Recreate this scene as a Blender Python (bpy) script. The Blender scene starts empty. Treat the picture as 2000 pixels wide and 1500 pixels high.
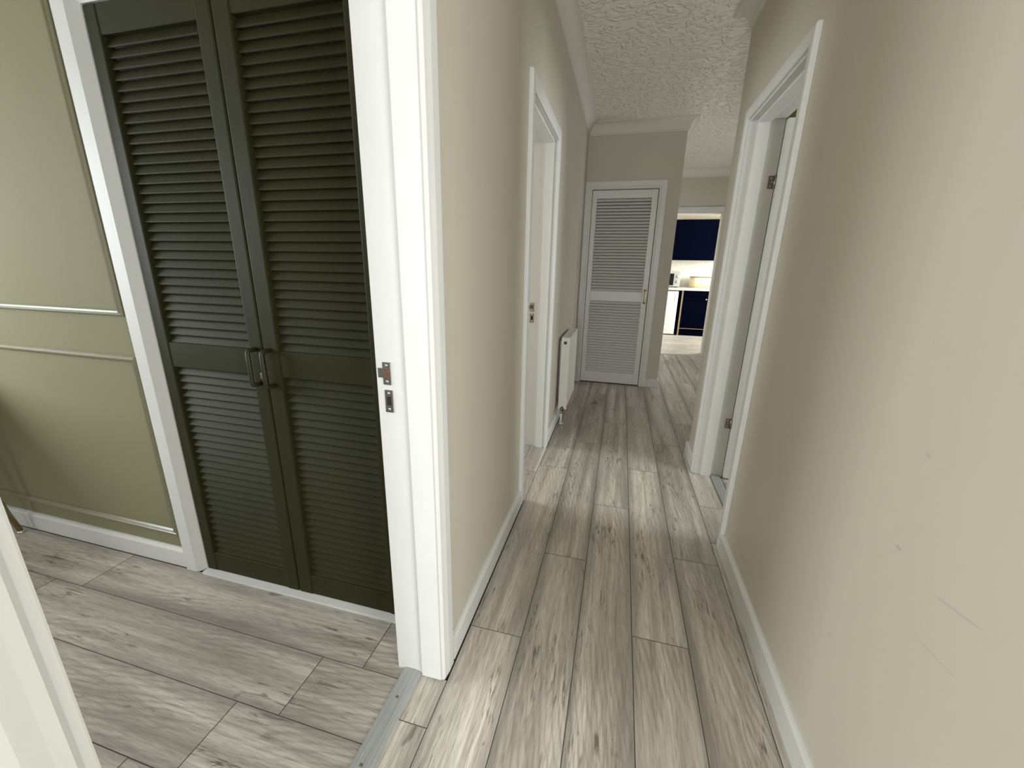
import bpy, bmesh, math, random
from mathutils import Vector, Matrix

random.seed(7)
S = 0.815                 # survey units -> metres (door leaves come out at 1.98 m)
SC = bpy.context.scene
COL = SC.collection

# ------------------------------------------------------------------ camera
cam_d = bpy.data.cameras.new('camera')
cam = bpy.data.objects.new('camera', cam_d)
COL.objects.link(cam)
cam_d.sensor_fit = 'HORIZONTAL'
cam_d.sensor_width = 36.0
cam_d.lens = 788.5 / 2000 * 36.0
cam_d.clip_start = 0.02
r0 = (0.9667650967565056, 0.254938981195523, 0.019270795530373065)
r1 = (0.0883715840001581, -0.26248486096119594, -0.9608809296200465)
r2 = (-0.23990771316214007, 0.9306491356215674, -0.2762905635959033)
cam.matrix_world = Matrix(((r0[0], -r1[0], -r2[0], 0),
                           (r0[1], -r1[1], -r2[1], 0),
                           (r0[2], -r1[2], -r2[2], 1.5 * S),
                           (0, 0, 0, 1)))
SC.camera = cam

# ------------------------------------------------------------------ world, exposure
w = bpy.data.worlds.new('sky')
SC.world = w
w.use_nodes = True
bg = w.node_tree.nodes['Background']
bg.inputs[0].default_value = (0.80, 0.88, 1.0, 1)
bg.inputs[1].default_value = 1.0
SC.view_settings.view_transform = 'Standard'
SC.view_settings.look = 'None'
SC.view_settings.gamma = 1.0
SC.view_settings.use_curve_mapping = False
SC.view_settings.exposure = 0.5

# ------------------------------------------------------------------ daylight through the windows (area lights set in the window openings)
def daylight(name, loc, target, sx, sy, power, colour=(1.0, 0.98, 0.93)):
    d = bpy.data.lights.new(name, 'AREA')
    d.shape = 'RECTANGLE'
    d.size = sx * S
    d.size_y = sy * S
    d.energy = power
    d.color = colour
    o = bpy.data.objects.new(name, d)
    COL.objects.link(o)
    o.location = Vector(loc) * S
    v = (Vector(target) - Vector(loc))
    o.rotation_euler = v.to_track_quat('-Z', 'Y').to_euler()
    return o

COOL = (0.93, 0.98, 1.0)
daylight('daylight_room', (-2.55, -2.42, 1.75), (-2.2, 0, 1.1), 1.9, 1.5, 4, COOL)
daylight('daylight_room_west', (-4.66, -0.10, 1.85), (0, 0.0, 0.0), 1.7, 1.5, 60, COOL)
daylight('daylight_front', (0.08, -2.46, 1.6), (0.08, 0, 1.75), 0.9, 2.4, 38, COOL)
daylight('added_porch_light', (2.46, -1.2, 1.5), (-.5, 0.9, 1.3), 1.6, 2.0, 70, COOL)  # added light from an invented porch, brightens left hall wall and jamb
daylight('daylight_side_room', (-3.66, 2.7, 1.7), (0, 2.7, 1.2), 1.5, 1.4, 36, COOL)
daylight('daylight_east_room', (4.06, 1.9, 1.7), (0, 2.2, 1.2), 1.6, 1.4, 60, COOL)
daylight('daylight_landing', (3.56, 6.1, 1.25), (0, 6.1, -0.4), 1.0, 1.3, 27, COOL)
daylight('daylight_kitchen', (4.06, 9.6, 1.85), (0, 9.9, 1.5), 1.6, 1.2, 130, COOL)

# ------------------------------------------------------------------ materials
def new_mat(name):
    m = bpy.data.materials.new(name)
    m.use_nodes = True
    nt = m.node_tree
    b = nt.nodes['Principled BSDF']
    return m, nt, b

def mix(nt, fac, a, b, mode='MIX'):
    n = nt.nodes.new('ShaderNodeMix')
    n.data_type = 'RGBA'
    n.blend_type = mode
    for i, v in ((0, fac), (6, a), (7, b)):
        if hasattr(v, 'links'):
            nt.links.new(v, n.inputs[i])
        elif i == 0:
            n.inputs[0].default_value = v
        else:
            n.inputs[i].default_value = (*v, 1)
    return n.outputs[2]

def noise(nt, vec, scale, detail=3, rough=0.5, dist=0.0):
    n = nt.nodes.new('ShaderNodeTexNoise')
    n.inputs['Scale'].default_value = scale
    n.inputs['Detail'].default_value = detail
    n.inputs['Roughness'].default_value = rough
    n.inputs['Distortion'].default_value = dist
    if vec is not None:
        nt.links.new(vec, n.inputs['Vector'])
    return n.outputs['Fac']

def mapping(nt, vec, scale=(1, 1, 1), loc=(0, 0, 0), rot=(0, 0, 0), kind='POINT'):
    n = nt.nodes.new('ShaderNodeMapping')
    n.vector_type = kind
    n.inputs['Location'].default_value = loc
    n.inputs['Rotation'].default_value = rot
    n.inputs['Scale'].default_value = scale
    nt.links.new(vec, n.inputs['Vector'])
    return n.outputs[0]

def maprange(nt, v, a, b, c=0.0, d=1.0, smooth=False):
    n = nt.nodes.new('ShaderNodeMapRange')
    if smooth:
        n.interpolation_type = 'SMOOTHSTEP'
    for i, x in enumerate((a, b, c, d)):
        n.inputs[i + 1].default_value = x
    nt.links.new(v, n.inputs[0])
    return n.outputs[0]

def math_n(nt, op, a, b=None):
    n = nt.nodes.new('ShaderNodeMath')
    n.operation = op
    for i, v in ((0, a), (1, b)):
        if v is None:
            continue
        if hasattr(v, 'links'):
            nt.links.new(v, n.inputs[i])
        else:
            n.inputs[i].default_value = v
    return n.outputs[0]

def objcoord(nt):
    return nt.nodes.new('ShaderNodeTexCoord').outputs['Object']

def bump(nt, b, h, strength, dist):
    n = nt.nodes.new('ShaderNodeBump')
    n.inputs['Strength'].default_value = strength
    n.inputs['Distance'].default_value = dist
    nt.links.new(h, n.inputs['Height'])
    nt.links.new(n.outputs[0], b.inputs['Normal'])

def plain(name, col, rough=0.5, metal=0.0, spec=0.5, var=0.04, vscale=6.0, bstr=0.0, bscale=150.0):
    m, nt, b = new_mat(name)
    co = objcoord(nt)
    n = noise(nt, co, vscale, 3)
    f = maprange(nt, n, 0.3, 0.7)
    dark = tuple(c * (1 - var) for c in col)
    lite = tuple(min(1, c * (1 + var)) for c in col)
    nt.links.new(mix(nt, f, dark, lite), b.inputs['Base Color'])
    b.inputs['Roughness'].default_value = rough
    b.inputs['Metallic'].default_value = metal
    b.inputs['Specular IOR Level'].default_value = spec
    if bstr:
        bump(nt, b, noise(nt, co, bscale, 2), bstr, 0.002)
    return m

WALL = (0.535, 0.490, 0.405)
M = {}
M['wall'] = plain('greige_wall_paint', WALL, 0.62, var=0.02, vscale=2.0, bstr=0.10, bscale=90, spec=0.3)
M['wall_olive'] = plain('sage_wall_paint', (0.222, 0.206, 0.126), 0.75, var=0.02, vscale=2.0, bstr=0.08, bscale=90, spec=0.12)
M['wall_deep_olive'] = plain('deep_olive_paint', (0.13, 0.11, 0.02), 0.6)
M['wall_cream'] = plain('cream_wall_paint', (0.66, 0.60, 0.47), 0.6, var=0.02)
M['mould_olive'] = plain('sage_moulding_paint', (0.222, 0.206, 0.126), 0.28, var=0.02, spec=0.6)
M['white'] = plain('white_gloss_paint', (0.605, 0.598, 0.565), 0.5, spec=0.3, var=0.015, vscale=4, bstr=0.05, bscale=60)
M['white_door'] = plain('white_door_paint', (0.64, 0.625, 0.585), 0.35, var=0.02, vscale=5, bstr=0.08, bscale=80)
M['cove'] = plain('ceiling_white_paint', (0.67, 0.635, 0.57), 0.75, var=0.015, spec=0.2)
M['green'] = plain('olive_gloss_paint', (0.025, 0.0255, 0.0085), 0.55, spec=0.12, var=0.10, vscale=9, bstr=0.15, bscale=120)
M['green_metal'] = plain('olive_handle_paint', (0.026, 0.027, 0.010), 0.45, spec=0.3, var=0.05)
M['steel'] = plain('satin_steel', (0.30, 0.285, 0.26), 0.34, metal=1.0, var=0.06, vscale=60)
M['copper'] = plain('worn_latch_recess', (0.11, 0.048, 0.024), 0.6, var=0.5, vscale=120)
M['dark'] = plain('dark_recess', (0.006, 0.006, 0.005), 0.8)
M['groove'] = plain('dark_joint', (0.11, 0.094, 0.078), 0.8, var=0.1)
M['dark_joint_base'] = plain('dark_underlay', (0.06, 0.05, 0.042), 0.8, var=0.1)
M['brass'] = plain('aged_brass', (0.50, 0.41, 0.22), 0.36, metal=1.0, var=0.12, vscale=40)
M['chrome'] = plain('chrome', (0.75, 0.75, 0.76), 0.12, metal=1.0, var=0.02)
M['rad'] = plain('radiator_enamel', (0.76, 0.745, 0.68), 0.32, var=0.01)
M['navy'] = plain('navy_cabinet_paint', (0.0014, 0.0020, 0.0065), 0.7, spec=0.0, var=0.06, vscale=14)
M['tan'] = plain('tan_edge_banding', (0.30, 0.22, 0.14), 0.5, var=0.1, vscale=30)
M['counter'] = plain('pale_worktop', (0.70, 0.68, 0.60), 0.28, var=0.05, vscale=40)
M['appliance'] = plain('white_appliance_enamel', (0.78, 0.80, 0.82), 0.3, var=0.01)
M['silver'] = plain('silver_plastic', (0.62, 0.62, 0.60), 0.3, metal=0.6, var=0.02)
M['black_glass'] = plain('black_glass', (0.010, 0.011, 0.012), 0.10, var=0.1)
M['cream_tin'] = plain('cream_enamel_tin', (0.70, 0.60, 0.40), 0.30, var=0.02)
M['wood_lid'] = plain('brown_lid_edge', (0.20, 0.15, 0.10), 0.5, var=0.15, vscale=30)
M['fabric'] = plain('olive_velvet', (0.10, 0.10, 0.05), 0.9, var=0.15, vscale=30, bstr=0.3, bscale=300)
M['rubber'] = plain('dark_rubber', (0.02, 0.02, 0.02), 0.7)
M['frame'] = plain('window_frame_white', (0.8, 0.8, 0.78), 0.35)

# right-hand wall: same paint, with the scuffs and scratches it carries
def wall_right_mat():
    m, nt, b = new_mat('greige_wall_paint_scuffed')
    co = objcoord(nt)
    n = noise(nt, co, 2.0, 3)
    base = mix(nt, maprange(nt, n, 0.3, 0.7), tuple(c * .98 for c in WALL), tuple(c * 1.02 for c in WALL))
    marks = [((1.004, .891), 0, .010, .005, .72), ((1.006, 1.125), .2, .008, .004, .78), ((1.141, .488), -.3, .012, .006, .85),
             ((.826, .882), math.atan2(.028, -.135), .075, .0022, .8), ((.836, .762), math.atan2(.015, -.123), .07, .0018, .84),
             ((.95, .64), .4,   .006, .003, .9), ((1.25, .30), 0, .008, .003, .88), ((1.09, 1.36), .5, .006, .003, .9)]
    for (y, z), ang, a, c, k in marks:
        v = mapping(nt, co, (1, a * S, c * S), (0, y * S, z * S), (ang, 0, 0), 'TEXTURE')
        sep = nt.nodes.new('ShaderNodeSeparateXYZ')
        nt.links.new(v, sep.inputs[0])
        r = math_n(nt, 'ADD', math_n(nt, 'MULTIPLY', sep.outputs[1], sep.outputs[1]),
                   math_n(nt, 'MULTIPLY', sep.outputs[2], sep.outputs[2]))
        f = maprange(nt, r, 0.2, 1.3, 1 - k, 0.0, True)
        base = mix(nt, f, base, (0.10, 0.09, 0.075))
    nt.links.new(base, b.inputs['Base Color'])
    b.inputs['Roughness'].default_value = 0.5
    b.inputs['Specular IOR Level'].default_value = 0.35
    bump(nt, b, noise(nt, co, 90, 2), 0.10, 0.002)
    return m
M['wall_right'] = wall_right_mat()

# swirled plaster ceiling: short winding ridges
def ceiling_mat():
    m, nt, b = new_mat('swirled_plaster_ceiling')
    co = objcoord(nt)
    wob = nt.nodes.new('ShaderNodeTexNoise')
    wob.inputs['Scale'].default_value = 7.0
    nt.links.new(co, wob.inputs['Vector'])
    add = nt.nodes.new('ShaderNodeVectorMath')
    add.operation = 'MULTIPLY_ADD'
    nt.links.new(wob.outputs['Color'], add.inputs[0])
    add.inputs[1].default_value = (0.07, 0.07, 0.07)
    nt.links.new(co, add.inputs[2])
    p = add.outputs[0]
    n1 = noise(nt, mapping(nt, p, (1.0, 1.7, 1)), 17, 1.0, 0.4)
    ridge = math_n(nt, 'ABSOLUTE', math_n(nt, 'SUBTRACT', n1, 0.5))
    ridge = maprange(nt, ridge, 0.0, 0.13, 1.0, 0.0, True)
    mask = maprange(nt, noise(nt, p, 26, 2), 0.40, 0.54, 0.0, 1.0, True)
    h = math_n(nt, 'ADD', math_n(nt, 'MULTIPLY', ridge, mask), math_n(nt, 'MULTIPLY', noise(nt, co, 70, 2), 0.12))
    b.inputs['Base Color'].default_value = (0.82, 0.775, 0.70, 1)
    b.inputs['Roughness'].default_value = 0.35
    b.inputs['Specular IOR Level'].default_value = 1.0
    bump(nt, b, h, 1.0, 0.007)
    return m
M['ceiling'] = ceiling_mat()

# grey-oak laminate board; local X = across, local Y = along
def plank_mat():
    m, nt, b = new_mat('grey_oak_laminate')
    co = objcoord(nt)
    inf = nt.nodes.new('ShaderNodeObjectInfo')
    off = nt.nodes.new('ShaderNodeVectorMath')
    off.operation = 'MULTIPLY_ADD'
    cmb = nt.nodes.new('ShaderNodeCombineXYZ')
    rnd = inf.outputs['Random']
    nt.links.new(math_n(nt, 'MULTIPLY', rnd, 13.0), cmb.inputs[0])
    nt.links.new(math_n(nt, 'MULTIPLY', rnd, 71.0), cmb.inputs[1])
    nt.links.new(math_n(nt, 'MULTIPLY', rnd, 37.0), cmb.inputs[2])
    nt.links.new(co, off.inputs[0])
    off.inputs[1].default_value = (1, 1, 1)
    nt.links.new(cmb.outputs[0], off.inputs[2])
    p = off.outputs[0]
    broad = noise(nt, mapping(nt, p, (14, 1.1, 1)), 1.0, 3, 0.55, 0.35)
    c = mix(nt, maprange(nt, broad, 0.30, 0.70), (0.330, 0.292, 0.248), (0.700, 0.640, 0.555))
    # wavering long grain
    gr = noise(nt, mapping(nt, p, (85, 2.4, 1)), 1.0, 4, 0.6, 0.35)
    c = mix(nt, maprange(nt, gr, 0.42, 0.64, 0.0, 0.42), c, (0.205, 0.178, 0.150))
    fine = noise(nt, mapping(nt, p, (380, 18, 1)), 1.0, 2, 0.5)
    c = mix(nt, maprange(nt, fine, 0.42, 0.72, 0.0, 0.50), c, (0.17, 0.148, 0.125))
    # cathedral figure
    wv = nt.nodes.new('ShaderNodeTexWave')
    wv.wave_type = 'RINGS'
    wv.rings_direction = 'Z'
    wv.inputs['Scale'].default_value = 5.5
    wv.inputs['Distortion'].default_value = 5.0
    wv.inputs['Detail'].default_value = 2.0
    wv.inputs['Detail Scale'].default_value = 1.2
    nt.links.new(mapping(nt, p, (4.2, 0.75, 1)), wv.inputs['Vector'])
    fig = math_n(nt, 'MULTIPLY', maprange(nt, wv.outputs['Fac'], 0.55, 1.0, 0, 0.32), maprange(nt, noise(nt, mapping(nt, p, (4, 1.4, 1)), 1.3, 1), 0.48, 0.62))
    c = mix(nt, fig, c, (0.17, 0.145, 0.12))
    # dark splits and knots in clusters
    clus = maprange(nt, noise(nt, mapping(nt, p, (11, 3.0, 1)), 1.0, 2), 0.50, 0.64, 0, 1, True)
    spl = maprange(nt, noise(nt, mapping(nt, p, (110, 12, 1)), 1.0, 3, 0.6, 0.6), 0.54, 0.68, 0, 0.85, True)
    c = mix(nt, math_n(nt, 'MULTIPLY', clus, spl), c, (0.105, 0.086, 0.070))
    kn = maprange(nt, noise(nt, mapping(nt, p, (16, 7, 1)), 1.0, 1, 0.5, 0.8), 0.73, 0.80, 0, 0.7, True)
    c = mix(nt, kn, c, (0.10, 0.082, 0.066))
    # faint smoky long edges of the printed board
    sx = nt.nodes.new('ShaderNodeSeparateXYZ')
    nt.links.new(co, sx.inputs[0])
    ax = math_n(nt, 'ABSOLUTE', sx.outputs[0])
    ax = math_n(nt, 'ADD', ax, math_n(nt, 'MULTIPLY', math_n(nt, 'SUBTRACT', noise(nt, mapping(nt, p, (3, 1.6, 1)), 1.0, 1), 0.5), 0.05))
    c = mix(nt, maprange(nt, ax, 0.050, 0.096, 0.0, 0.48, True), c, (0.19, 0.17, 0.145))
    tone = maprange(nt, rnd, 0, 1, 0.92, 1.06)
    hsv = nt.nodes.new('ShaderNodeHueSaturation')
    nt.links.new(c, hsv.inputs['Color'])
    nt.links.new(tone, hsv.inputs['Value'])
    nt.links.new(hsv.outputs[0], b.inputs['Base Color'])
    b.inputs['Roughness'].default_value = 0.42
    b.inputs['Specular IOR Level'].default_value = 0.45
    bump(nt, b, math_n(nt, 'ADD', fine, spl), 0.12, 0.001)
    return m
M['plank'] = plank_mat()

# ribbed grey cover strip, ribs along local Y
def strip_mat(name, col):
    m, nt, b = new_mat(name)
    co = objcoord(nt)
    g = noise(nt, mapping(nt, co, (220, 3, 1)), 1.0, 3)
    nt.links.new(mix(nt, maprange(nt, g, 0.35, 0.65), tuple(c * .82 for c in col), tuple(c * 1.12 for c in col)), b.inputs['Base Color'])
    b.inputs['Roughness'].default_value = 0.4
    return m
M['strip'] = strip_mat('grey_cover_strip', (0.315, 0.320, 0.305))
M['strip_pale'] = strip_mat('pale_cover_strip', (0.42, 0.40, 0.36))

# small vertical glazed tiles, far off
def tile_mat():
    m, nt, b = new_mat('cream_splashback_tiles')
    co = objcoord(nt)
    sw = nt.nodes.new('ShaderNodeSeparateXYZ')
    nt.links.new(co, sw.inputs[0])
    cb = nt.nodes.new('ShaderNodeCombineXYZ')
    nt.links.new(sw.outputs[2], cb.inputs[0])
    nt.links.new(sw.outputs[0], cb.inputs[1])
    br = nt.nodes.new('ShaderNodeTexBrick')
    br.offset = 0.0
    br.inputs['Scale'].default_value = 1.0
    br.inputs['Mortar Size'].default_value = 0.0025
    br.inputs['Brick Width'].default_value = 0.20
    br.inputs['Row Height'].default_value = 0.075
    br.inputs['Color1'].default_value = (0.74, 0.70, 0.60, 1)
    br.inputs['Color2'].default_value = (0.70, 0.66, 0.57, 1)
    br.inputs['Mortar'].default_value = (0.62, 0.58, 0.50, 1)
    nt.links.new(cb.outputs[0], br.inputs['Vector'])
    nt.links.new(br.outputs['Color'], b.inputs['Base Color'])
    b.inputs['Roughness'].default_value = 0.25
    return m
M['tiles'] = tile_mat()

# ------------------------------------------------------------------ mesh helpers (survey units in, metres out)
class MB:
    def __init__(self):
        self.bm = bmesh.new()
        self.mi = 0

    def _new(self, vs, faces, smooth=False):
        bv = [self.bm.verts.new(v) for v in vs]
        out = []
        for f in faces:
            try:
                fc = self.bm.faces.new([bv[i] for i in f])
                fc.material_index = self.mi
                fc.smooth = smooth
                out.append(fc)
            except ValueError:
                pass
        return bv, out

    def box(self, x0, x1, y0, y1, z0, z1, bev=0.0, seg=2):
        vs = [(x, y, z) for z in (z0, z1) for y in (y0, y1) for x in (x0, x1)]
        fs = [(0, 2, 3, 1), (4, 5, 7, 6), (0, 1, 5, 4), (2, 6, 7, 3), (0, 4, 6, 2), (1, 3, 7, 5)]
        bv, bf = self._new(vs, fs)
        if bev:
            es = list({e for f in bf for e in f.edges})
            r = bmesh.ops.bevel(self.bm, geom=es, offset=bev, segments=seg, affect='EDGES', profile=0.6)
            for f in r['faces']:
                f.material_index = self.mi
        return self

    def tube(self, pts, rad, n=12, caps=True):
        pts = [Vector(p) for p in pts]
        rads = rad if isinstance(rad, (list, tuple)) else [rad] * len(pts)
        rings = []
        up = None
        for i, p in enumerate(pts):
            t = (pts[min(i + 1, len(pts) - 1)] - pts[max(i - 1, 0)]).normalized()
            if up is None:
                up = Vector((0, 0, 1)) if abs(t.z) < 0.9 else Vector((1, 0, 0))
            a = t.cross(up).normalized()
            bb = a.cross(t).normalized()
            up = bb
            rings.append([self.bm.verts.new(p + (a * math.cos(k * 2 * math.pi / n) + bb * math.sin(k * 2 * math.pi / n)) * rads[i]) for k in range(n)])
        for i in range(len(rings) - 1):
            for k in range(n):
                f = self.bm.faces.new((rings[i][k], rings[i][(k + 1) % n], rings[i + 1][(k + 1) % n], rings[i + 1][k]))
                f.smooth = True
                f.material_index = self.mi
        if caps:
            for rg in (rings[0], rings[-1]):
                f = self.bm.faces.new(rg)
                f.material_index = self.mi
        return self

    def lathe(self, c, prof, axis='z', n=20):
        rings = []
        for r, h in prof:
            ring = []
            for k in range(n):
                a = k * 2 * math.pi / n
                u, v = r * math.cos(a), r * math.sin(a)
                p = {'z': (u, v, h), 'x': (h, u, v), 'y': (u, h, v)}[axis]
                ring.append(self.bm.verts.new(Vector(c) + Vector(p)))
            rings.append(ring)
        for i in range(len(rings) - 1):
            for k in range(n):
                f = self.bm.faces.new((rings[i][k], rings[i][(k + 1) % n], rings[i + 1][(k + 1) % n], rings[i + 1][k]))
                f.smooth = True
                f.material_index = self.mi
        for rg in (rings[0], rings[-1]):
            f = self.bm.faces.new(rg)
            f.material_index = self.mi
        return self

    def prism(self, poly, fn, h0, h1):
        """polygon (u,v) extruded from h0 to h1; fn(u,v,h)->xyz"""
        n = len(poly)
        vs = [fn(u, v, h0) for u, v in poly] + [fn(u, v, h1) for u, v in poly]
        fs = [tuple(range(n)), tuple(range(2 * n - 1, n - 1, -1))]
        fs += [(i, (i + 1) % n, n + (i + 1) % n, n + i) for i in range(n)]
        self._new(vs, fs)
        return self

    def sweep(self, path, prof, fn, closed=False):
        """prof (d,h): d along the left normal of the path, h out of plane; mitred corners"""
        P = [Vector((p[0], p[1])) for p in path]
        n = len(P)
        rings = []
        for i in range(n):
            if closed or 0 < i < n - 1:
                a = (P[i] - P[i - 1]).normalized()
                c = (P[(i + 1) % n] - P[i]).normalized()
                na, nc = Vector((-a.y, a.x)), Vector((-c.y, c.x))
                nb = (na + nc)
                nb = nb / max(1e-6, nb.dot(na))
            else:
                a = (P[1] - P[0]) if i == 0 else (P[-1] - P[-2])
                a.normalize()
                nb = Vector((-a.y, a.x))
            rings.append([self.bm.verts.new(fn(P[i].x + nb.x * d, P[i].y + nb.y * d, h)) for d, h in prof])
        k = len(prof)
        for i in range(n if closed else n - 1):
            j = (i + 1) % n
            for q in range(k):
                f = self.bm.faces.new((rings[i][q], rings[i][(q + 1) % k], rings[j][(q + 1) % k], rings[j][q]))
                f.material_index = self.mi
        if not closed:
            for rg in (rings[0], rings[-1]):
                f = self.bm.faces.new(rg)
                f.material_index = self.mi
        return self

    def build(self, name, mats, parent=None, origin=None):
        bm = self.bm
        bmesh.ops.recalc_face_normals(bm, faces=bm.faces)
        xs = [v.co for v in bm.verts]
        if origin is None:
            lo = Vector((min(v.x for v in xs), min(v.y for v in xs), min(v.z for v in xs)))
            hi = Vector((max(v.x for v in xs), max(v.y for v in xs), max(v.z for v in xs)))
            origin = Vector(((lo.x + hi.x) / 2, (lo.y + hi.y) / 2, lo.z))
        o = Vector(origin) * S
        for v in bm.verts:
            v.co = v.co * S - o
        me = bpy.data.meshes.new(name)
        bm.to_mesh(me)
        bm.free()
        for m in (mats if isinstance(mats, (list, tuple)) else [mats]):
            me.materials.append(m)
        ob = bpy.data.objects.new(name, me)
        COL.objects.link(ob)
        place(ob, o, parent)
        return ob

WORLD = {}
def place(ob, world_loc, parent):
    WORLD[ob.name] = Vector(world_loc)
    if parent is not None:
        ob.parent = parent
        ob.location = Vector(world_loc) - WORLD[parent.name]
    else:
        ob.location = world_loc

def empty(name, loc):
    o = bpy.data.objects.new(name, None)
    o.empty_display_size = 0.05
    COL.objects.link(o)
    place(o, Vector(loc) * S, None)
    return o

def tag(o, label, cat, group=None):
    o['label'] = label
    o['category'] = cat
    if group:
        o['group'] = group
    return o

def struct(o, label=None):
    o['kind'] = 'structure'
    if label:
        o['label'] = label
    return o

def clone(src, name, world_loc, parent):
    c = src.copy()
    c.name = name
    COL.objects.link(c)
    place(c, Vector(world_loc), parent)
    return c

# ------------------------------------------------------------------ survey values
XL, XR = -0.530, 0.678        # plaster faces of the hall
FL, FR = -0.507, 0.655        # faces of casings and skirtings
XLB, XRB = -0.702, 0.863      # far faces of those walls
YF = 5.51                     # far wall of the hall
YE = 3.46                     # end of the right-hand wall
YK = 8.05                     # wall with the kitchen doorway
H = 3.155                     # ceiling
YB = 1.270                    # back wall of the left room

# ------------------------------------------------------------------ walls
def wall(name, axis, t0, t1, a0, a1, openings, mat, z1=H, label=None):
    """axis 'x': plane x in t0..t1 running along y; axis 'y': the other way; openings (a0,a1,z0,z1)"""
    mb = MB()
    cuts = sorted({a0, a1} | {o[0] for o in openings} | {o[1] for o in openings})
    def put(p, q, zl, zh):
        if zh - zl < 1e-4:
            return
        if axis == 'x':
            mb.box(t0, t1, p, q, zl, zh)
        else:
            mb.box(p, q, t0, t1, zl, zh)
    for p, q in zip(cuts[:-1], cuts[1:]):
        m = (p + q) / 2
        op = [o for o in openings if o[0] < m < o[1]]
        if op:
            put(p, q, 0, op[0][2])
            put(p, q, op[0][3], z1)
        else:
            put(p, q, 0, z1)
    bm = mb.bm
    bmesh.ops.remove_doubles(bm, verts=bm.verts, dist=1e-5)
    return struct(mb.build(name, mat, origin=(0, 0, 0)), label)

D1 = (0.178, 1.062, 2.40)     # doorway in the left wall into the panelled room
D2 = (2.330, 3.205, 2.375)    # doorway in the left wall further on
D3 = (2.215, 3.085, 2.390)    # doorway in the right wall

wall('wall_left', 'x', XLB + .002, XL, -2.4, YF, [(D1[0] - .03, D1[1] + .03, 0, D1[2] + .03), (D2[0] - .03, D2[1] + .03, 0, D2[2] + .03)], M['wall'])
wr = wall('wall_right', 'x', XR, XRB - .002, -2.4, YE, [(-.50, .42, 0, 2.75), (D3[0] - .03, D3[1] + .03, 0, D3[2] + .03)], M['wall_right'])  # first opening is invented, sized to shape the added porch light
wall('wall_far', 'y', YF, YF + .20, XL - .17, 0.575, [(-.455, .345, 0, 2.45)], M['wall'])
wall('wall_near', 'y', -2.55, -2.40, XLB, 2.55, [(-.37, .53, .3, 2.9)], M['wall'])
wall('wall_passage', 'x', .40, .575, YF + .20, YK, [], M['wall'])
wall('wall_landing', 'x', 3.50, 3.65, YE - .16, YK + .2, [(5.6, 6.6, .55, 1.95)], M['wall'])
wall('wall_landing_south', 'y', YE - .16, YE, XRB - .002, 3.5, [], M['wall'])
wall('wall_kitchen', 'y', YK, YK + .18, .40, 3.5, [(.805, 1.585, 0, 2.485)], M['wall'])
wall('wall_added_porch_east', 'x', 2.40, 2.55, -2.40, .57, [(-2.0, -.4, .5, 2.5)], M['wall'])  # unseen porch, added to bring side light into the hall
wall('wall_added_porch_north', 'y', .42, .57, XRB - .002, 2.40, [], M['wall'])  # other wall of the added porch
# left room shell
wall('wall_room_back', 'y', YB, YB + .13, -4.6, XLB + .002, [(-1.905, -.775, 0, 2.36)], M['wall_olive'])
wall('wall_room_west', 'x', -4.75, -4.6, -2.3, YB + .13, [(-1.0, .8, 1.05, 2.65)], M['wall_olive'])
wall('wall_room_near', 'y', -2.45, -2.3, -4.6, XLB, [(-3.5, -1.6, 1.0, 2.5)], M['wall_olive'])
mb = MB()
mb.box(XLB - .004, XLB + .002, -2.3, D1[0] - .03, 0, H)
mb.box(XLB - .004, XLB + .002, D1[1] + .03, YB, 0, H)
mb.box(XLB - .004, XLB + .002, D1[0] - .03, D1[1] + .03, D1[2] + .03, H)
struct(mb.build('wall_room_east', M['wall_olive'], origin=(0, 0, 0)))
# closet behind the louvred doors
mb = MB()
mb.box(-2.1, -.70, 1.80, 1.86, 0, H)
mb.box(-2.1, -2.0, YB + .13, 1.80, 0, H)
struct(mb.build('wall_closet', M['wall_cream'], origin=(0, 0, 0)))
# side room behind the second left doorway
wall('wall_side_west', 'x', -3.75, -3.6, 1.86, 4.6, [(1.95, 3.45, 1.0, 2.4)], M['wall_cream'])
mb = MB()
mb.box(-3.6, XLB, 4.45, 4.6, 0, H)
mb.box(-3.6, -2.1, 1.86, 2.0, 0, H)
struct(mb.build('wall_side_ends', M['wall_cream'], origin=(0, 0, 0)))
# east room behind the right doorway
wall('wall_east_room', 'x', 4.0, 4.15, .57, YE - .16, [(1.1, 2.7, 1.0, 2.4)], M['wall_deep_olive'])
mb = MB()
mb.box(XRB, 4.0, YE - .166, YE - .16, 0, H)
mb.box(XRB, 4.0, .57, .58, 0, H)
mb.box(2.40, 4.0, .42, .57, 0, H)
mb.box(XRB - .002, XRB + .004, .58, D3[0] - .03, 0, H)
mb.box(XRB - .002, XRB + .004, D3[1] + .03, YE - .166, 0, H)
mb.box(XRB - .002, XRB + .004, D3[0] - .03, D3[1] + .03, D3[2] + .03, H)
struct(mb.build('wall_east_ends', M['wall_deep_olive'], origin=(0, 0, 0)))
# kitchen shell
wall('wall_kitchen_back', 'y', 11.25, 11.4, -.6, 4.0, [], M['wall_cream'])
wall('wall_kitchen_east', 'x', 4.0, 4.15, YK + .18, 11.25, [(8.8, 10.4, 1.25, 2.45)], M['wall_cream'])
wall('wall_kitchen_west', 'x', -.75, -.6, YK, 11.25, [], M['wall_cream'])
mb = MB()
mb.box(-.6, .40, YK, YK + .18, 0, H)
mb.box(3.5, 4.0, YK, YK + .18, 0, H)
struct(mb.build('wall_kitchen_front', M['wall_cream'], origin=(0, 0, 0)))
# cupboard behind the white louvred door
mb = MB()
mb.box(-.70, .40, 6.25, 6.3, 0, H)
mb.box(-.75, -.70, YF, 6.3, 0, H)
struct(mb.build('wall_cupboard', M['wall_cream'], origin=(0, 0, 0)))

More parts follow.
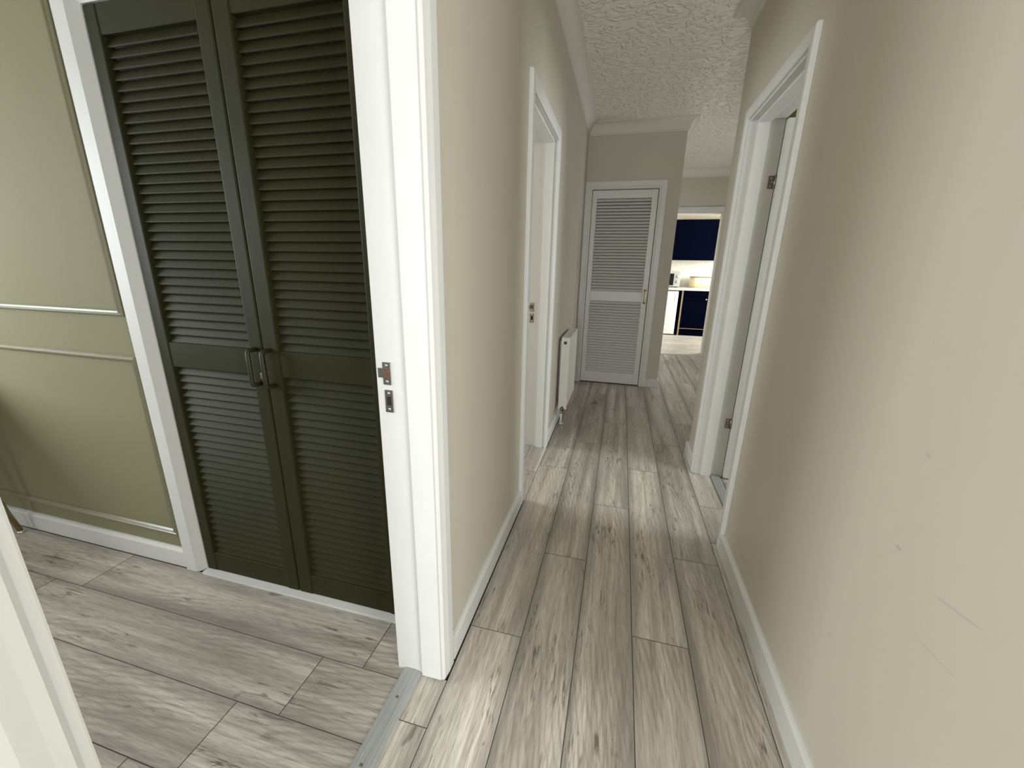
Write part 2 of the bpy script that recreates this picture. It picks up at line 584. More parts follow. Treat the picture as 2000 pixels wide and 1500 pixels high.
mb = MB()
mb.box(-4.75, 4.15, -2.55, 11.4, H, H + .1)
struct(mb.build('ceiling', M['ceiling'], origin=(0, 0, H)), 'white ceiling of swirled textured plaster')

mb = MB()
mb.box(-4.75, 4.15, -2.55, 11.4, -.12, -.012)
FLOOR = struct(mb.build('floor', M['dark_joint_base'], origin=(0, 0, -.012)), 'grey oak laminate floor boards with dark joints')

# window frames in the daylight openings
def window(n, axis, t, a0, a1, z0, z1, mull=1):
    mb = MB()
    f = .05
    def put(p, q, zl, zh):
        if axis == 'x':
            mb.box(t - .03, t + .03, p, q, zl, zh)
        else:
            mb.box(p, q, t - .03, t + .03, zl, zh)
    put(a0, a0 + f, z0, z1); put(a1 - f, a1, z0, z1)
    put(a0 + f, a1 - f, z0, z0 + f); put(a0 + f, a1 - f, z1 - f, z1)
    for k in range(mull):
        c = a0 + (a1 - a0) * (k + 1) / (mull + 1)
        put(c - .02, c + .02, z0 + f, z1 - f)
    return struct(mb.build('window_%d' % n, M['frame']))
window(1, 'x', -4.63, -1.0, .8, 1.05, 2.65)
window(7, 'y', -2.33, -3.5, -1.6, 1.0, 2.5)
window(8, 'x', 2.43, -2.0, -.4, .5, 2.5)  # window of the added porch, frames its light
window(2, 'y', -2.43, -.37, .53, .3, 2.9, 0)
window(3, 'x', -3.63, 1.95, 3.45, 1.0, 2.4)
window(4, 'x', 4.03, 1.1, 2.7, 1.0, 2.4)
window(5, 'x', 3.53, 5.6, 6.6, .55, 1.95)
window(6, 'x', 4.03, 8.8, 10.4, 1.25, 2.45)

# ------------------------------------------------------------------ floor boards
PW = 0.2265
GAP = 0.0012
CH = 0.0011
plank_cache = {}
def plank_mesh(wd, ln):
    key = (round(wd, 4), round(ln, 4))
    if key in plank_cache:
        return plank_cache[key]
    bm = bmesh.new()
    hw, hl = (wd - GAP) / 2 * S, (ln - GAP) / 2 * S
    c, d = CH * S, CH * .8 * S
    lv = [(-.011 * S, 0), (-d, 0), (0, c)]
    rings = []
    for z, ins in lv:
        rings.append([bm.verts.new((sx * (hw - ins), sy * (hl - ins), z)) for sx, sy in ((-1, -1), (1, -1), (1, 1), (-1, 1))])
    for i in range(2):
        for k in range(4):
            f = bm.faces.new((rings[i][k], rings[i][(k + 1) % 4], rings[i + 1][(k + 1) % 4], rings[i + 1][k]))
            f.material_index = 1
    bm.faces.new(rings[2])
    bmesh.ops.recalc_face_normals(bm, faces=bm.faces)
    me = bpy.data.meshes.new('plank')
    bm.to_mesh(me)
    bm.free()
    me.materials.append(M['plank'])
    me.materials.append(M['groove'])
    plank_cache[key] = me
    return me

def plank(x0, x1, y0, y1, along='y'):
    wd, ln = (x1 - x0, y1 - y0) if along == 'y' else (y1 - y0, x1 - x0)
    if wd < .01 or ln < .01:
        return
    o = bpy.data.objects.new('plank', plank_mesh(wd, ln))
    COL.objects.link(o)
    if along == 'x':
        o.rotation_euler = (0, 0, math.pi / 2)
    place(o, Vector(((x0 + x1) / 2, (y0 + y1) / 2, 0)) * S, FLOOR)

def run(x0, x1, y0, y1, phase, length, along='y'):
    lo, hi = (y0, y1) if along == 'y' else (x0, x1)
    k = math.floor((lo - phase) / length)
    c = [lo] + [phase + length * (k + i) for i in range(1, 40) if lo + .02 < phase + length * (k + i) < hi - .02] + [hi]
    for p, q in zip(c[:-1], c[1:]):
        if along == 'y':
            plank(x0, x1, p, q)
        else:
            plank(p, q, y0, y1, 'x')

S0 = -0.050
seams = [S0 + PW * k for k in range(-2, 16)]
phases = {-2: 1.317, -1: 1.868, 0: 2.432, 1: 1.452, 2: 2.018, 3: 2.607, 4: 1.2, 5: 1.75, 6: 2.3, 7: 1.4, 8: 2.0, 9: 2.5, 10: 1.1, 11: 1.6, 12: 2.2, 13: 1.3, 14: 1.9}
for k in range(-2, 15):
    a, bb = S0 + PW * k, S0 + PW * (k + 1)
    if a > 3.5:
        break
    if k <= 1:
        run(a, bb, -2.4, YF, phases[k], 1.555)
    elif k == 2:
        run(a, min(bb, 9), -2.4, 7.9, phases[k], 1.555)       # right-hand hall column, runs on past the far wall
    else:
        run(a, min(bb, 3.5), YE - .0, 7.9, phases[k], 1.555)
for k in range(3, 11):
    run(S0 + PW * k, min(S0 + PW * (k + 1), 2.4), -2.4, .42, phases[k], 1.555)
# column between hall and the right skirting, seen through the right doorway as well
run(S0 + PW * 3, .785, D3[0], D3[1], 2.607, 1.555)
run(S0 + PW * 3, XR, .42, D3[0], 2.607 - 1.555, 1.555)
run(S0 + PW * 3, XR, D3[1], YE, 2.607, 1.555)
run(.858, S0 + PW * 5, 0.58, 3.29, 1.3, 1.555)
run(S0 + PW * 5, S0 + PW * 6, 0.58, 3.29, 2.1, 1.555)
run(S0 + PW * 6, S0 + PW * 7, 0.58, 3.29, 1.7, 1.555)
# narrow column in the first left doorway, and the one in the second
run(-.610, S0 - PW * 2, D1[0], D1[1], 4.0, 1.555)
run(-.640, S0 - PW * 2, D2[0], D2[1], 2.75, 1.555)
for i in range(6):
    run(-.705 - PW * (i + 1), -.705 - PW * i, 2.0, 4.45, 2.5 + .4 * (i % 3), 1.555)
# left room, boards running across
ys = 1.018
for i in range(-1, 14):
    y1_, y0_ = ys - PW * i, ys - PW * (i + 1)
    ph = -.837 - .176 * (i + 1)
    run(-4.6, -.682, y0_, min(y1_, YB), ph, 1.528, 'x')
# kitchen, boards running across
for i in range(11):
    y0_ = YK + PW * i
    run(.2, 3.4, y0_, y0_ + PW, .3 + .37 * (i % 4), 1.555, 'x')

# cover strips in the doorways
def cover_strip(n, x0, x1, y0, y1, mat, along='y', screws=()):
    mb = MB()
    if along == 'y':
        w_ = x1 - x0
        prof = [(0, 0), (.006, .008), (w_ * .30, .0115), (w_ * .33, .0095), (w_ * .5, .012), (w_ * .53, .010), (w_ * .72, .012), (w_ * .75, .0095), (w_ - .006, .008), (w_, 0)]
        mb.prism(prof, lambda u, v, h: (x0 + u, h, v), y0, y1)
    else:
        w_ = y1 - y0
        prof = [(0, 0), (.006, .008), (w_ * .3, .0115), (w_ * .34, .0095), (w_ * .66, .0115), (w_ * .7, .0095), (w_ - .006, .008), (w_, 0)]
        mb.prism(prof, lambda u, v, h: (h, y0 + u, v), x0, x1)
    o = struct(mb.build('trim_%d' % n, mat))
    for (sx, sy) in screws:
        b2 = MB()
        b2.lathe((sx, sy, .0095), [(.0001, .003), (.005, .0025), (.006, 0), (.0001, 0)][::-1], n=10)
        b2.build('screw', M['groove'], o)
    return o
cover_strip(1, -.684, -.608, .19, 1.06, M['strip'], screws=((-.648, .95), (-.648, .735))) ['label'] = 'ribbed grey cover strip in the near left doorway'
cover_strip(2, .787, .856, D3[0] - .0, D3[1] - .0, M['strip'])
cover_strip(3, .83, 1.56, 7.905, 8.045, M['strip_pale'], 'x')
cover_strip(4, -.704, -.642, D2[0], D2[1], M['strip'])

# ------------------------------------------------------------------ skirtings
SK = [(0, 0), (.022, 0), (.022, .092), (.016, .101), (.008, .105), (0, .105)]
def skirting(name, path, side, mat=None, hgt=1.0):
    mb = MB()
    mb.sweep(path, [(d * side, z * hgt) for d, z in SK], lambda x, y, h: (x, y, h))
    return struct(mb.build(name, mat or M['white']))
skirting('baseboard_left', [(XL, D1[1] + .088), (XL, D2[0] - .052)], -1)
skirting('baseboard_left_far', [(XL, D2[1] + .066), (XL, YF - .023)], -1)
skirting('baseboard_right', [(2.4, .42), (XR, .42), (XR, D3[0] - .052)], 1)
skirting('baseboard_right_end', [(XR, D3[1] + .085), (XR, YE), (3.5, YE)], 1)
skirting('baseboard_far', [(.424, YF), (.575, YF), (.575, YK)], -1, hgt=1.05)
skirting('baseboard_kitchen', [(1.645, YK), (3.5, YK)], -1)
skirting('baseboard_room', [(-4.6, YB), (-2.01, YB)], -1, hgt=.95)

# ------------------------------------------------------------------ coving
CV = []
for k in range(9):
    a = k / 8 * math.pi / 2
    CV.append((.018 + .080 * (1 - math.cos(a)), H - .012 - .098 * (1 - math.sin(a))))
CV = [(0, H - .125), (.010, H - .125), (.012, H - .113)] + CV[0:] + [(.100, H - .004), (.108, H - .004), (.108, H), (0, H)]
def coving(n, path, side):
    mb = MB()
    mb.sweep(path, [(d * side, z) for d, z in CV], lambda x, y, h: (x, y, h))
    return struct(mb.build('trim_%d' % n, M['cove']))
coving(5, [(XL, -2.4), (XL, YF), (.575, YF), (.575, YK), (3.5, YK)], -1)['label'] = 'white concave plaster coving along left and far walls'
coving(6, [(XR, -2.4), (XR, YE), (3.5, YE)], 1)['label'] = 'white concave plaster coving along the right wall, turning its end'

# ------------------------------------------------------------------ door casings, linings, stops
AR = lambda wd, th: [(0, 0), (0, th * .62), (wd * .025, th * .82), (wd * .07, th * .95), (wd * .13, th), (wd * .55, th), (wd * .78, th * .86), (wd * .93, th * .80), (wd, th * .62), (wd, 0)]
def casing_part(parent, fn, a0, a1, top, wd, th, mat, prof=None):
    """outer edges a0,a1, outer top; inner side to the left of the travelled path"""
    mb = MB()
    # travel so that the opening lies on the left normal: down the a1 side first
    mb.sweep([(a1, 0), (a1, top), (a0, top), (a0, 0)], prof or AR(wd, th), fn)
    return mb.build('architrave', mat, parent)

def frame_x(n, face_hall, back_room, sgn, D, outer, top, stop_rng, mat, label, wd=.078, stop_raise=0.0):
    """doorway in a wall that runs along y. sgn=+1: hall on the +x side"""
    y0, y1, zt = D
    xh = face_hall
    x_lo, x_hi = min(xh - sgn * .0225, back_room), max(xh - sgn * .0225, back_room)
    mb = MB()
    t = .03
    mb.box(x_lo, x_hi, y0 - t, y0, 0, zt + t)
    mb.box(x_lo, x_hi, y1, y1 + t, 0, zt + t)
    mb.box(x_lo, x_hi, y0, y1, zt, zt + t)
    root = struct(mb.build('trim_%d' % n, mat), label)
    # stops
    s0, s1 = stop_rng
    st = .016
    for nm, bx in (('door_stop', (s0, s1, y0, y0 + st, 0, zt)), ('door_stop', (s0, s1, y1 - st, y1, stop_raise, zt)), ('door_stop', (s0, s1, y0 + st, y1 - st, zt - st, zt))):
        b2 = MB()
        b2.box(*bx, bev=.003, seg=2)
        b2.build(nm, mat, root)
    casing_part(root, (lambda u, v, h: (xh - sgn * .0225 + sgn * h, u, v)), outer[0], outer[1], top, wd, .0225, mat)
    if True:
        rb = back_room
        casing_part(root, (lambda u, v, h: (rb - sgn * h, u, v)), outer[0] - .045, outer[1] + .045, top + .045, wd, .02, mat)
    return root

T1 = frame_x(7, FL, XLB - .004, 1, D1, (D1[0] - .084, D1[1] + .084), 2.475, (-.598, -.521), M['white'], 'white door lining and architrave of the near left doorway', .086, .012)
T2 = frame_x(8, FL, XLB - .004, 1, D2, (D2[0] - .050, D2[1] + .064), 2.452, (-.603, -.545), M['white'], 'white door lining and architrave of the second left doorway', .074)
T3 = frame_x(9, FR, XRB + .004, -1, D3, (D3[0] - .050, D3[1] + .075), 2.462, (.715, .785), M['white'], 'white door lining and architrave of the right doorway', .060)

# strike plates on the far jambs of the two left doorways
def strike(parent, x0, x1, y, z0, z1, lip, hole, name='strike_plate'):
    mb = MB()
    mb.box(x0, x1, y - .003, y + .001, z0, z1, bev=.0008, seg=1)
    if lip:
        zc, hz = (z0 + z1) / 2 + (z1 - z0) * .02, (z1 - z0) * .21
        pts = [(x0 + .001, 0), (x0 - .012, -.0005), (x0 - .020, .004), (x0 - .024, .010), (x0 - .0255, .0095), (x0 - .022, .002), (x0 - .013, -.0035), (x0 + .001, -.003)]
        mb.prism(pts, lambda u, v, h: (u, y + v, h), zc - hz, zc + hz)
    p = mb.build(name, M['steel'], parent)
    h = MB()
    hx0, hx1, hz0, hz1 = hole
    h.box(hx0, hx1, y - .0036, y - .002, hz0, hz1)
    h.build('latch_hole', M['copper'] if lip else M['dark'], p)
    for zz in (z0 + (z1 - z0) * .15, z1 - (z1 - z0) * .13):
        s = MB()
        s.lathe(((x0 + x1) / 2, y, zz), [(.0001, -.0048), (.0030, -.0046), (.0046, -.0034), (.0046, -.002), (.0001, -.002)], axis='y', n=12)
        s.build('screw', M['chrome'], p)
strike(T1, -.683, -.655, D1[1], 1.146, 1.217, True, (-.676, -.659, 1.166, 1.198))
strike(T1, -.681, -.653, D1[1], 1.056, 1.129, False, (-.674, -.660, 1.080, 1.108))
strike(T2, -.688, -.656, D2[1], 1.168, 1.236, True, (-.682, -.664, 1.192, 1.216))
strike(T2, -.688, -.656, D2[1], 1.080, 1.152, False, (-.680, -.664, 1.102, 1.130))

# open door leaf in the right doorway, hinged on the far jamb
LY = 3.045
mb = MB()
mb.box(.870, 1.690, LY, LY + .042, .012, 2.384, bev=.004, seg=2)
leaf = struct(mb.build('door_1', M['white'], origin=(.868, LY + .02, .012)), 'white flush door standing open in the right doorway')
for zc in (2.044, .434):
    h = MB()
    h.box(.828, .862, D3[1] - .0035, D3[1] + .001, zc - .037, zc + .037, bev=.001, seg=1)
    h.tube([(.8655, D3[1] - .010, zc - .038), (.8655, D3[1] - .010, zc + .038)], .0075, 10)
    hp = h.build('hinge', M['steel'], leaf)
    for dz in (-.022, .0, .022):
        s = MB()
        s.lathe((.843 + (.008 if dz == 0 else 0), D3[1] - .003, zc + dz), [(.0001, -.0022), (.003, -.0018), (.004, 0), (.0001, .001)], axis='y', n=10)
        s.build('screw', M['chrome'], hp)
hd = MB()
hd.box(1.60, 1.645, LY - .010, LY, 1.05, 1.25, bev=.003)
hd.tube([(1.622, LY - .01, 1.18), (1.622, LY - .055, 1.18), (1.50, LY - .055, 1.18)], .010, 10)
hd.build('handle', M['chrome'], leaf)

# casing round the green closet
def casing_y(n, yface, outer, top, wd, th, mat, label, prof=None, lining=None):
    root = empty('trim_%d' % n, ((outer[0] + outer[1]) / 2, yface, 0))
    struct(root, label)
    casing_part(root, (lambda u, v, h: (u, yface - h, v)), outer[0], outer[1], top, wd, th, mat, prof)
    if lining:
        (a0, a1, zt, y0, y1) = lining
        mb = MB()
        mb.box(a0 - .02, a0, y0, y1, 0, zt + .02)
        mb.box(a1, a1 + .02, y0, y1, 0, zt + .02)
        mb.box(a0, a1, y0, y1, zt, zt + .02)
        mb.build('lining', mat, root)
    return root
CP = [(0, 0), (0, .026), (.006, .030), (.070, .030), (.112, .006), (.112, 0)]
CT = casing_y(10, YB, (-2.008, -.706), 2.462, .112, .03, M['white'], 'white architrave round the green louvred closet', CP, (-1.893, -.790, 2.350, YB + .0, YB + .13))
mb = MB()
mb.box(-1.894, -.789, 1.234, 1.272, 0, .0125)
mb.build('sill', M['white'], CT)

# kitchen doorway casing
casing_y(11, YK, (.752, 1.638), 2.570, .085, .022, M['white'], 'white architrave round the kitchen doorway', None, (.825, 1.565, 2.465, YK, YK + .18))

# white cupboard casing on the far wall
WC = [(0, 0), (0, .020), (.004, .023), (.060, .023), (.066, .017), (.082, .017), (.086, .012), (.086, 0)]
casing_y(12, YF, (-.5285, .424), 2.530, .086, .023, M['white_door'], 'white architrave round the far louvred cupboard door', WC, (-.447, .340, 2.441, YF, YF + .20))

# ------------------------------------------------------------------ wall panelling in the left room
MP = [(0, 0), (0, .006), (.006, .014), (.011, .009), (.016, .016), (.022, .012), (.028, .005), (.028, 0)]
def panel_frame(n, x0, x1, z0, z1, label):
    root = struct(empty('trim_%d' % n, ((x0 + x1) / 2, YB, z0)), label)
    fn = lambda u, v, h: (u, YB - h, v)
    loop = [(x0, z0), (x1, z0), (x1, z1), (x0, z1)]
    w_ = .028
    for i in range(4):
        a, c = Vector(loop[i]), Vector(loop[(i + 1) % 4])
        t = (c - a).normalized()
        nrm = Vector((-t.y, t.x))
        mb = MB()
        ra = [mb.bm.verts.new(fn(*(a + nrm * d + t * d), h)) for d, h in MP]
        rc = [mb.bm.verts.new(fn(*(c + nrm * d - t * d), h)) for d, h in MP]
        k = len(MP)
        for q in range(k):
            mb.bm.faces.new((ra[q], ra[(q + 1) % k], rc[(q + 1) % k], rc[q]))
        mb.bm.faces.new(ra)
        mb.bm.faces.new(rc)
        mb.build('moulding', M['mould_olive'], root)
    return root
panel_frame(13, -4.35, -2.052, 1.268, 2.90, 'sage rectangular wall moulding, upper panel')
panel_frame(14, -4.35, -2.040, .178, 1.092, 'sage rectangular wall moulding, lower panel')

# vertical trunking on the left wall, painted over
mb = MB()
mb.box(XL, XL + .012, 5.045, 5.085, .105, 2.05, bev=.003)
struct(mb.build('trim_16', M['wall']), 'thin painted vertical trunking above the radiator')

# ------------------------------------------------------------------ louvred leaves
def louvred(name, x0, x1, yf, z0, z1, stile_l, stile_r, rails, thick, mat, pitch, L=.036, th=.0075, deg=62):
    """rails: list of (z0,z1) bottom..top; returns root"""
    root = empty(name, ((x0 + x1) / 2, yf + thick / 2, z0))
    for a, c in ((x0, x0 + stile_l), (x1 - stile_r, x1)):
        mb = MB()
        mb.box(a, c, yf, yf + thick, z0, z1, bev=.005, seg=2)
        mb.build('stile', mat, root)
    a, c = x0 + stile_l, x1 - stile_r
    for r in rails:
        mb = MB()
        mb.box(a - .001, c + .001, yf + .003, yf + thick - .003, r[0], r[1], bev=.002, seg=1)
        mb.build('rail', mat, root)
    proto = None
    for (ra, rb) in zip(rails[:-1], rails[1:]):
        lo, hi = ra[1], rb[0]
        n = max(1, round((hi - lo) / pitch))
        p = (hi - lo) / n
        for k in range(n):
            zc = lo + (k + .5) * p
            if proto is None:
                mb = MB()
                ang = math.radians(deg)
                d, u = Vector((math.cos(ang), math.sin(ang))), Vector((-math.sin(ang), math.cos(ang)))
                prof = []
                for s_, q in ((-.5, -.5), (.5, -.5), (.5, .5), (-.5, .5)):
                    prof.append(d * (L * s_) + u * (th * q))
                # round the front lip
                f0, f3 = prof[0], prof[3]
                lip = [(f3 + (f0 - f3) * .15) - d * .0018, (f3 + (f0 - f3) * .5) - d * .003, (f3 + (f0 - f3) * .85) - d * .0018]
                poly = [prof[1], prof[2], prof[3], lip[0], lip[1], lip[2], prof[0]]
                yc = yf + thick * .5 + .001
                mb.prism([(v.x, v.y) for v in poly], lambda q, v, h: (h, yc + q, zc + v), a - .002, c + .002)
                proto = mb.build('slat', mat, root, origin=((a + c) / 2, yc, zc))
            else:
                clone(proto, 'slat', Vector(((a + c) / 2, yf + thick * .5 + .001, zc)) * S, root)
    return root

RL = [(.014, .118), (1.064, 1.170), (2.254, 2.346)]
GY = 1.263
gl = louvred('louvred_closet_door', -1.889, -1.3445, GY, .014, 2.346, .056, .062, RL, .040, M['green'], .0335)
tag(gl, 'left leaf of the dark olive louvred closet doors, beside the panelled wall', 'door', 'louvred closet doors')
gr = louvred('louvred_closet_door', -1.3375, -.793, GY, .014, 2.346, .068, .068, RL, .040, M['green'], .0335)
tag(gr, 'right leaf of the dark olive louvred closet doors, nearest the white door jamb', 'door', 'louvred closet doors')
# stop bead on the left edge of the closet opening
def bar_handle(parent, x, z0, z1, yf, out, r, mat, rose=0.0):
    mb = MB()
    y = yf - out
    pts = [(x, yf, z0), (x, y + .010, z0), (x, y + .003, z0 + .003), (x, y, z0 + .010)]
    pts += [(x, y, z1 - .010), (x, y + .003, z1 - .003), (x, y + .010, z1), (x, yf, z1)]
    mb.tube(pts, r, 12)
    h = mb.build('handle', mat, parent)
    if rose:
        for z in (z0, z1):
            q = MB()
            q.lathe((x, yf, z), [(.0001, 0), (rose, 0), (rose, -.004), (rose * .7, -.009), (.0001, -.009)], axis='y', n=16)
            q.build('rose', mat, h)
    return h
bar_handle(gl, -1.372, 1.032, 1.172, GY, .042, .0085, M['green_metal'])
bar_handle(gr, -1.306, 1.030, 1.172, GY, .042, .0085, M['green_metal'])
for root, x in ((gl, -1.357), ):
    mb = MB()
    mb.box(x - .012, x + .010, GY - .004, GY + .002, 1.052, 1.075, bev=.002)
    mb.build('catch', M['steel'], root)

wd = louvred('louvred_cupboard_door', -.439, .332, YF - .004, .010, 2.434, .058, .068, [(.010, .160), (1.108, 1.234), (2.340, 2.434)], .042, M['white_door'], .0365, .032, .0075, 52)
tag(wd, 'white louvred cupboard door with a brass pull at the far end of the hall', 'door')
hh = bar_handle(wd, .300, 1.102, 1.255, YF - .004, .040, .0085, M['brass'], .016)
hh['label'] = 'brass pull handle'

# ------------------------------------------------------------------ radiator on the left wall
RX0, RX1, RY0, RY1, RZ0, RZ1 = -.503, -.425, 3.83, 4.53, .148, .870
rad = empty('radiator', ((RX0 + RX1) / 2, (RY0 + RY1) / 2, RZ0))
tag(rad, 'white panel radiator on the left wall beside the far cupboard door', 'radiator')
mb = MB()
n = 14
for k in range(n):
    y0 = RY0 + .012 + (RY1 - RY0 - .024) * k / n
    y1 = RY0 + .012 + (RY1 - RY0 - .024) * (k + 1) / n
    q = (y1 - y0)
    mb.prism([(y0, RX1 - .018), (y0, RX1 - .006), (y0 + q * .2, RX1 - .001), (y1 - q * .2, RX1 - .001), (y1, RX1 - .006), (y1, RX1 - .018)], lambda u, v, h: (v, u, h), RZ0 + .012, RZ1 - .016)
mb.build('front_panel', M['rad'], rad)
mb = MB(); mb.box(RX0, RX0 + .018, RY0 + .012, RY1 - .012, RZ0 + .01, RZ1 - .016, bev=.003); mb.build('rear_panel', M['rad'], rad)
for y0, y1 in ((RY0, RY0 + .013), (RY1 - .013, RY1)):
    mb = MB()
    poly = [(RX0 - .002, RZ1 - .004), (RX1, RZ1 - .004), (RX1 + .001, RZ0)]
    poly += [(RX1 - .018, RZ0)]
    if y0 == RY0:
        poly += [(RX1 - .026, RZ0 + .020), (RX1 - .040, RZ0 + .045), (RX1 - .050, RZ0 + .012), (RX1 - .054, RZ0)]
    poly += [(RX0 - .002, RZ0)]
    mb.prism(poly, lambda u, v, h: (u, h, v), y0, y1)
    mb.build('side_panel', M['rad'], rad)
mb = MB()
mb.box(RX0 - .002, RX1 + .001, RY0 + .013, RY0 + .028, RZ1 - .016, RZ1)
mb.box(RX0 - .002, RX1 + .001, RY1 - .028, RY1 - .013, RZ1 - .016, RZ1)
mb.box(RX0 - .002, RX0 + .014, RY0 + .028, RY1 - .028, RZ1 - .016, RZ1)
mb.box(RX1 - .013, RX1 + .001, RY0 + .028, RY1 - .028, RZ1 - .016, RZ1)
k = 0
y = RY0 + .028
while y < RY1 - .03:
    mb.box(RX0 + .014, RX1 - .013, y, y + .006, RZ1 - .012, RZ1 - .002)
    y += .016
mb.build('top_grille', M['rad'], rad)
mb = MB()
mb.lathe((-.466, RY0, RZ1 - .050), [(.0001, -.012), (.007, -.012), (.007, -.007), (.015, -.006), (.016, 0), (.0001, 0)], axis='y', n=18)
mb.build('vent_plug', M['steel'], rad)
mb = MB()
mb.tube([(-.470, RY0 - .012, 0.0), (-.470, RY0 - .012, .118)], .0105, 12)
mb.lathe((-.470, RY0 - .012, 0), [(.0001, 0), (.020, 0), (.020, .004), (.012, .010), (.0001, .010)], n=16)
mb.build('pipe', M['rad'], rad)
mb = MB()
mb.lathe((-.470, RY0 - .012, .112), [(.0001, 0), (.014, 0), (.015, .012), (.010, .020), (.010, .032), (.015, .036), (.015, .052), (.0001, .054)], n=14)
mb.tube([(-.470, RY0 - .012, .138), (-.470, RY0 + .03, .158)], .009, 10)
mb.build('valve', M['steel'], rad)
for yy in (RY0 + .10, RY1 - .12):
    mb = MB()
    mb.box(XL, RX0, yy, yy + .03, .22, .82)
    mb.box(RX0 - .004, RX0 + .004, yy - .004, yy + .034, .62, .65)
    mb.build('bracket', M['steel'], rad)

# ------------------------------------------------------------------ table in the left room: only one brass leg reaches into view
tb = empty('table', (-3.86, .85, 0))
tag(tb, 'slender splayed brass table leg with a small foot, by the skirting at the left edge', 'table')
def table_leg(fx, fy, tx, ty, zt):
    mb = MB()
    mb.tube([(fx, fy, .012), (tx, ty, zt)], [.0120, .020], 14)
    l = mb.build('leg', M['brass'], tb)
    q = MB()
    q.lathe((fx, fy, 0), [(.0001, 0), (.016, 0), (.018, .004), (.014, .011), (.008, .014), (.0001, .014)], n=16)
    q.build('foot_glide', M['chrome'], l)
table_leg(-3.178, 1.205, -3.365, 1.10, .87)
table_leg(-4.50, 1.205, -4.36, 1.10, .87)
table_leg(-3.178, .48, -3.365, .60, .87)
table_leg(-4.50, .48, -4.36, .60, .87)
mb = MB(); mb.box(-4.52, -3.245, .44, 1.255, .87, .925, bev=.006, seg=2); mb.build('tabletop', M['wood_lid'], tb)

# ------------------------------------------------------------------ kitchen
KY = 10.5      # line of the unit fronts
KB = 11.25
bc = empty('base_cabinet', (1.94, KY, 0))
tag(bc, 'navy base cabinet with tan edging beside the white fridge', 'cabinet')
BX0, BX1 = 1.412, 2.42
mb = MB(); mb.box(BX0 + .034, BX1, KY + .035, KB - .03, .175, 1.064); mb.build('carcass', M['navy'], bc)
mb = MB(); mb.box(BX0, BX0 + .034, KY + .005, KB - .03, 0, 1.064); mb.build('end_panel', M['navy'], bc)
mb = MB(); mb.box(BX0 - .001, BX0 + .034, KY, KY + .006, 0, 1.064); mb.build('edge_strip', M['tan'], bc)
mb = MB(); mb.box(BX0 + .034, BX1, KY + .0, KY + .010, .166, .178); mb.build('edge_strip', M['tan'], bc)
mb = MB(); mb.box(BX0 + .034, BX1, KY + .03, KY + .05, 0, .166); mb.build('plinth', M['navy'], bc)
def shaker(nm, x0, x1, z0, z1, y, parent, rail=.055):
    mb = MB()
    mb.box(x0, x1, y, y + .03, z0, z0 + rail, bev=.002, seg=1)
    mb.box(x0, x1, y, y + .03, z1 - rail, z1, bev=.002, seg=1)
    mb.box(x0, x0 + rail, y, y + .03, z0 + rail, z1 - rail, bev=.002, seg=1)
    mb.box(x1 - rail, x1, y, y + .03, z0 + rail, z1 - rail, bev=.002, seg=1)
    mb.box(x0 + rail, x1 - rail, y + .010, y + .028, z0 + rail, z1 - rail)
    return mb.build(nm, M['navy'], parent)
dr = MB(); dr.box(BX0 + .038, BX1 - .004, KY, KY + .03, .925, 1.060, bev=.003); drawer = dr.build('drawer', M['navy'], bc)
door = shaker('cabinet_door', BX0 + .038, BX1 - .004, .182, .915, KY, bc)
kn = MB(); kn.lathe((1.955, KY, .872), [(.0001, -.032), (.014, -.032), (.017, -.024), (.008, -.014), (.008, 0), (.0001, 0)], axis='y', n=16)
kn.build('knob', M['chrome'], door)

fr = empty('fridge', (.90, KY + .3, 0))
tag(fr, 'small white fridge under the worktop beside the navy cabinet', 'fridge')
mb = MB(); mb.box(.68, 1.338, KY + .065, KB - .03, .03, 1.045, bev=.008); mb.build('body', M['appliance'], fr)
mb = MB(); mb.box(.68, 1.338, KY, KY + .06, .02, 1.045, bev=.012); dd = mb.build('fridge_door', M['appliance'], fr)
mb = MB(); mb.box(1.27, 1.325, KY - .006, KY + .004, .80, .985, bev=.003); mb.build('handle', M['appliance'], dd)
for xx in (.74, 1.28):
    mb = MB(); mb.lathe((xx, KY + .12, 0), [(.0001, 0), (.02, 0), (.02, .032), (.0001, .032)], n=12); mb.build('foot', M['rubber'], fr)

mb = MB(); mb.box(.55, 2.45, KY - .03, KB, 1.066, 1.122, bev=.004)
tag(mb.build('worktop', M['counter']), 'pale worktop over the fridge and navy cabinet', 'worktop')

wc = empty('wall_cabinet', (1.7, KB - .2, 1.79))
tag(wc, 'navy wall cabinet above the pale splashback', 'cabinet')
WY = KB - .42
k_ = WY / KY
WZ0, WZ1 = 1.5 + (1.755 - 1.5) * k_, 1.5 + (2.632 - 1.5) * k_
mb = MB(); mb.box(1.10 * k_ + .003, 2.55, WY + .03, KB, WZ0 + .002, WZ1); mb.build('carcass', M['navy'], wc)
shaker('cabinet_door', 1.10 * k_, 2.36, WZ0, WZ1, WY, wc, .006)
shaker('cabinet_door', 2.363, 2.55, WZ0, WZ1, WY, wc, .006)

mb = MB(); mb.box(.3, 3.2, KB - .012, KB, 1.122, 1.9)
struct(mb.build('trim_17', M['tiles']), 'cream tiled splashback behind the worktop')

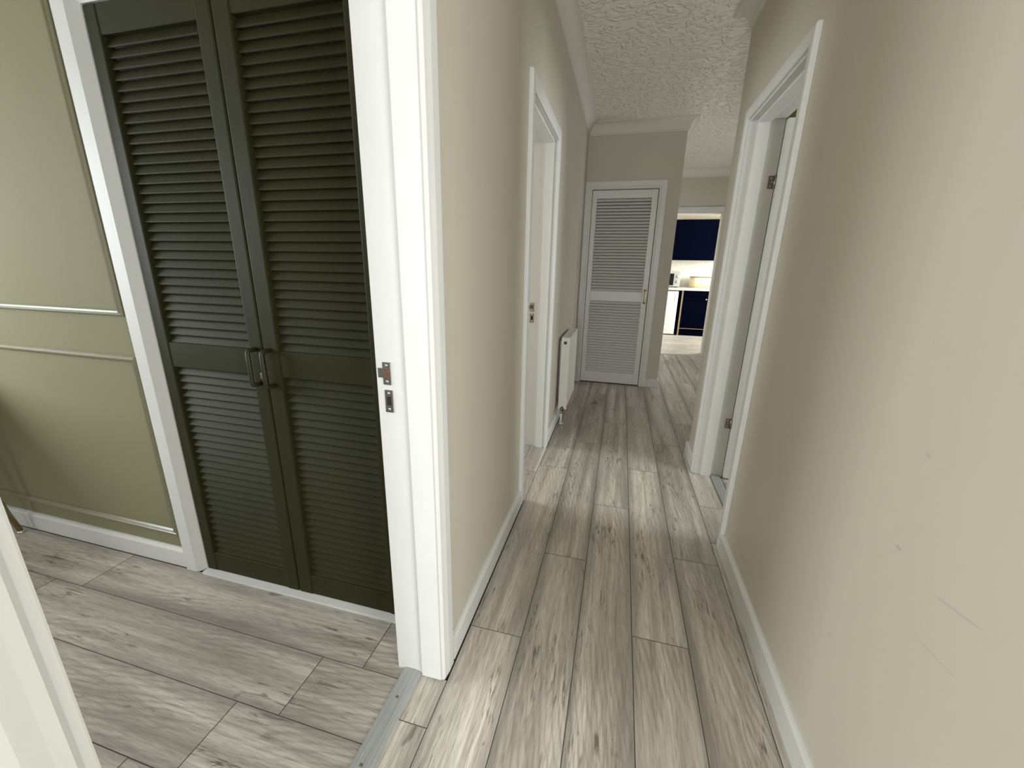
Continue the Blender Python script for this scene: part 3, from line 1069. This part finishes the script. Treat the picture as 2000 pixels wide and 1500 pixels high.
# microwave
mw = empty('microwave', (1.12, 10.80, 1.122))
tag(mw, 'silver microwave with black window on the worktop', 'microwave')
MX0, MX1, MY, MZ0, MZ1 = .72, 1.362, 10.72, 1.140, 1.500
mb = MB(); mb.box(MX0, MX1, MY + .02, MY + .42, MZ0, MZ1, bev=.010); mb.build('body', M['silver'], mw)
mb = MB(); mb.box(MX0 + .004, 1.232, MY, MY + .022, MZ0 + .006, MZ1 - .006, bev=.004); md = mb.build('oven_door', M['silver'], mw)
mb = MB(); mb.box(MX0 + .05, 1.212, MY - .004, MY + .004, MZ0 + .03, MZ1 - .055, bev=.002, seg=1); mb.build('window', M['black_glass'], md)
mb = MB(); mb.box(1.236, MX1 - .004, MY + .002, MY + .022, MZ0 + .006, MZ1 - .006, bev=.004); mc = mb.build('control_panel', M['silver'], mw)
for zz in (MZ0 + .115, MZ0 + .235):
    mb = MB(); mb.lathe((1.298, MY + .002, zz), [(.0001, -.026), (.026, -.026), (.032, -.004), (.034, 0), (.0001, 0)], axis='y', n=20)
    mb.build('dial', M['chrome'], mc)
    mb = MB(); mb.box(1.262, 1.276, MY - .004, MY + .004, zz - .03, zz + .03); mb.build('marking', M['rubber'], mc)
for xx in (MX0 + .06, MX1 - .06):
    for yy in (MY + .08, MY + .36):
        mb = MB(); mb.lathe((xx, yy, 1.122), [(.0001, 0), (.018, 0), (.018, .019), (.0001, .019)], n=10); mb.build('foot', M['rubber'], mw)

# bread bin: oval cream tin with a brown lid rim
bb_ = empty('bread_bin', (1.88, 10.92, 1.122))
tag(bb_, 'cream oval bread bin with a brown lid edge on the worktop', 'bread bin')
def oval(cx, cy, hx, hy, r, z0, z1, n=10):
    poly = []
    for (sx, sy, a0) in ((1, -1, -90), (1, 1, 0), (-1, 1, 90), (-1, -1, 180)):
        for k in range(n + 1):
            a = math.radians(a0 + 90 * k / n)
            poly.append((cx + sx * (hx - r) + r * math.cos(a), cy + sy * (hy - r) + r * math.sin(a)))
    mb = MB()
    mb.prism(poly, lambda u, v, h: (u, v, h), z0, z1)
    for f in mb.bm.faces:
        f.smooth = len(f.verts) == 4
    return mb
oval(1.885, 10.92, .285, .15, .145, 1.122, 1.365).build('tin', M['cream_tin'], bb_)
oval(1.885, 10.92, .288, .153, .148, 1.365, 1.383).build('lid', M['wood_lid'], bb_)

# double socket on the splashback
so = empty('wall_socket', (2.30, KB - .012, 1.46))
tag(so, 'grey metal double socket on the splashback beside the bread bin', 'socket')
mb = MB(); mb.box(2.205, 2.385, KB - .022, KB - .012, 1.43, 1.54, bev=.003); mb.build('plate', M['steel'], so)
for xx in (2.235, 2.33):
    mb = MB(); mb.box(xx, xx + .02, KB - .027, KB - .021, 1.505, 1.528, bev=.002); mb.build('switch', M['rubber'], so)
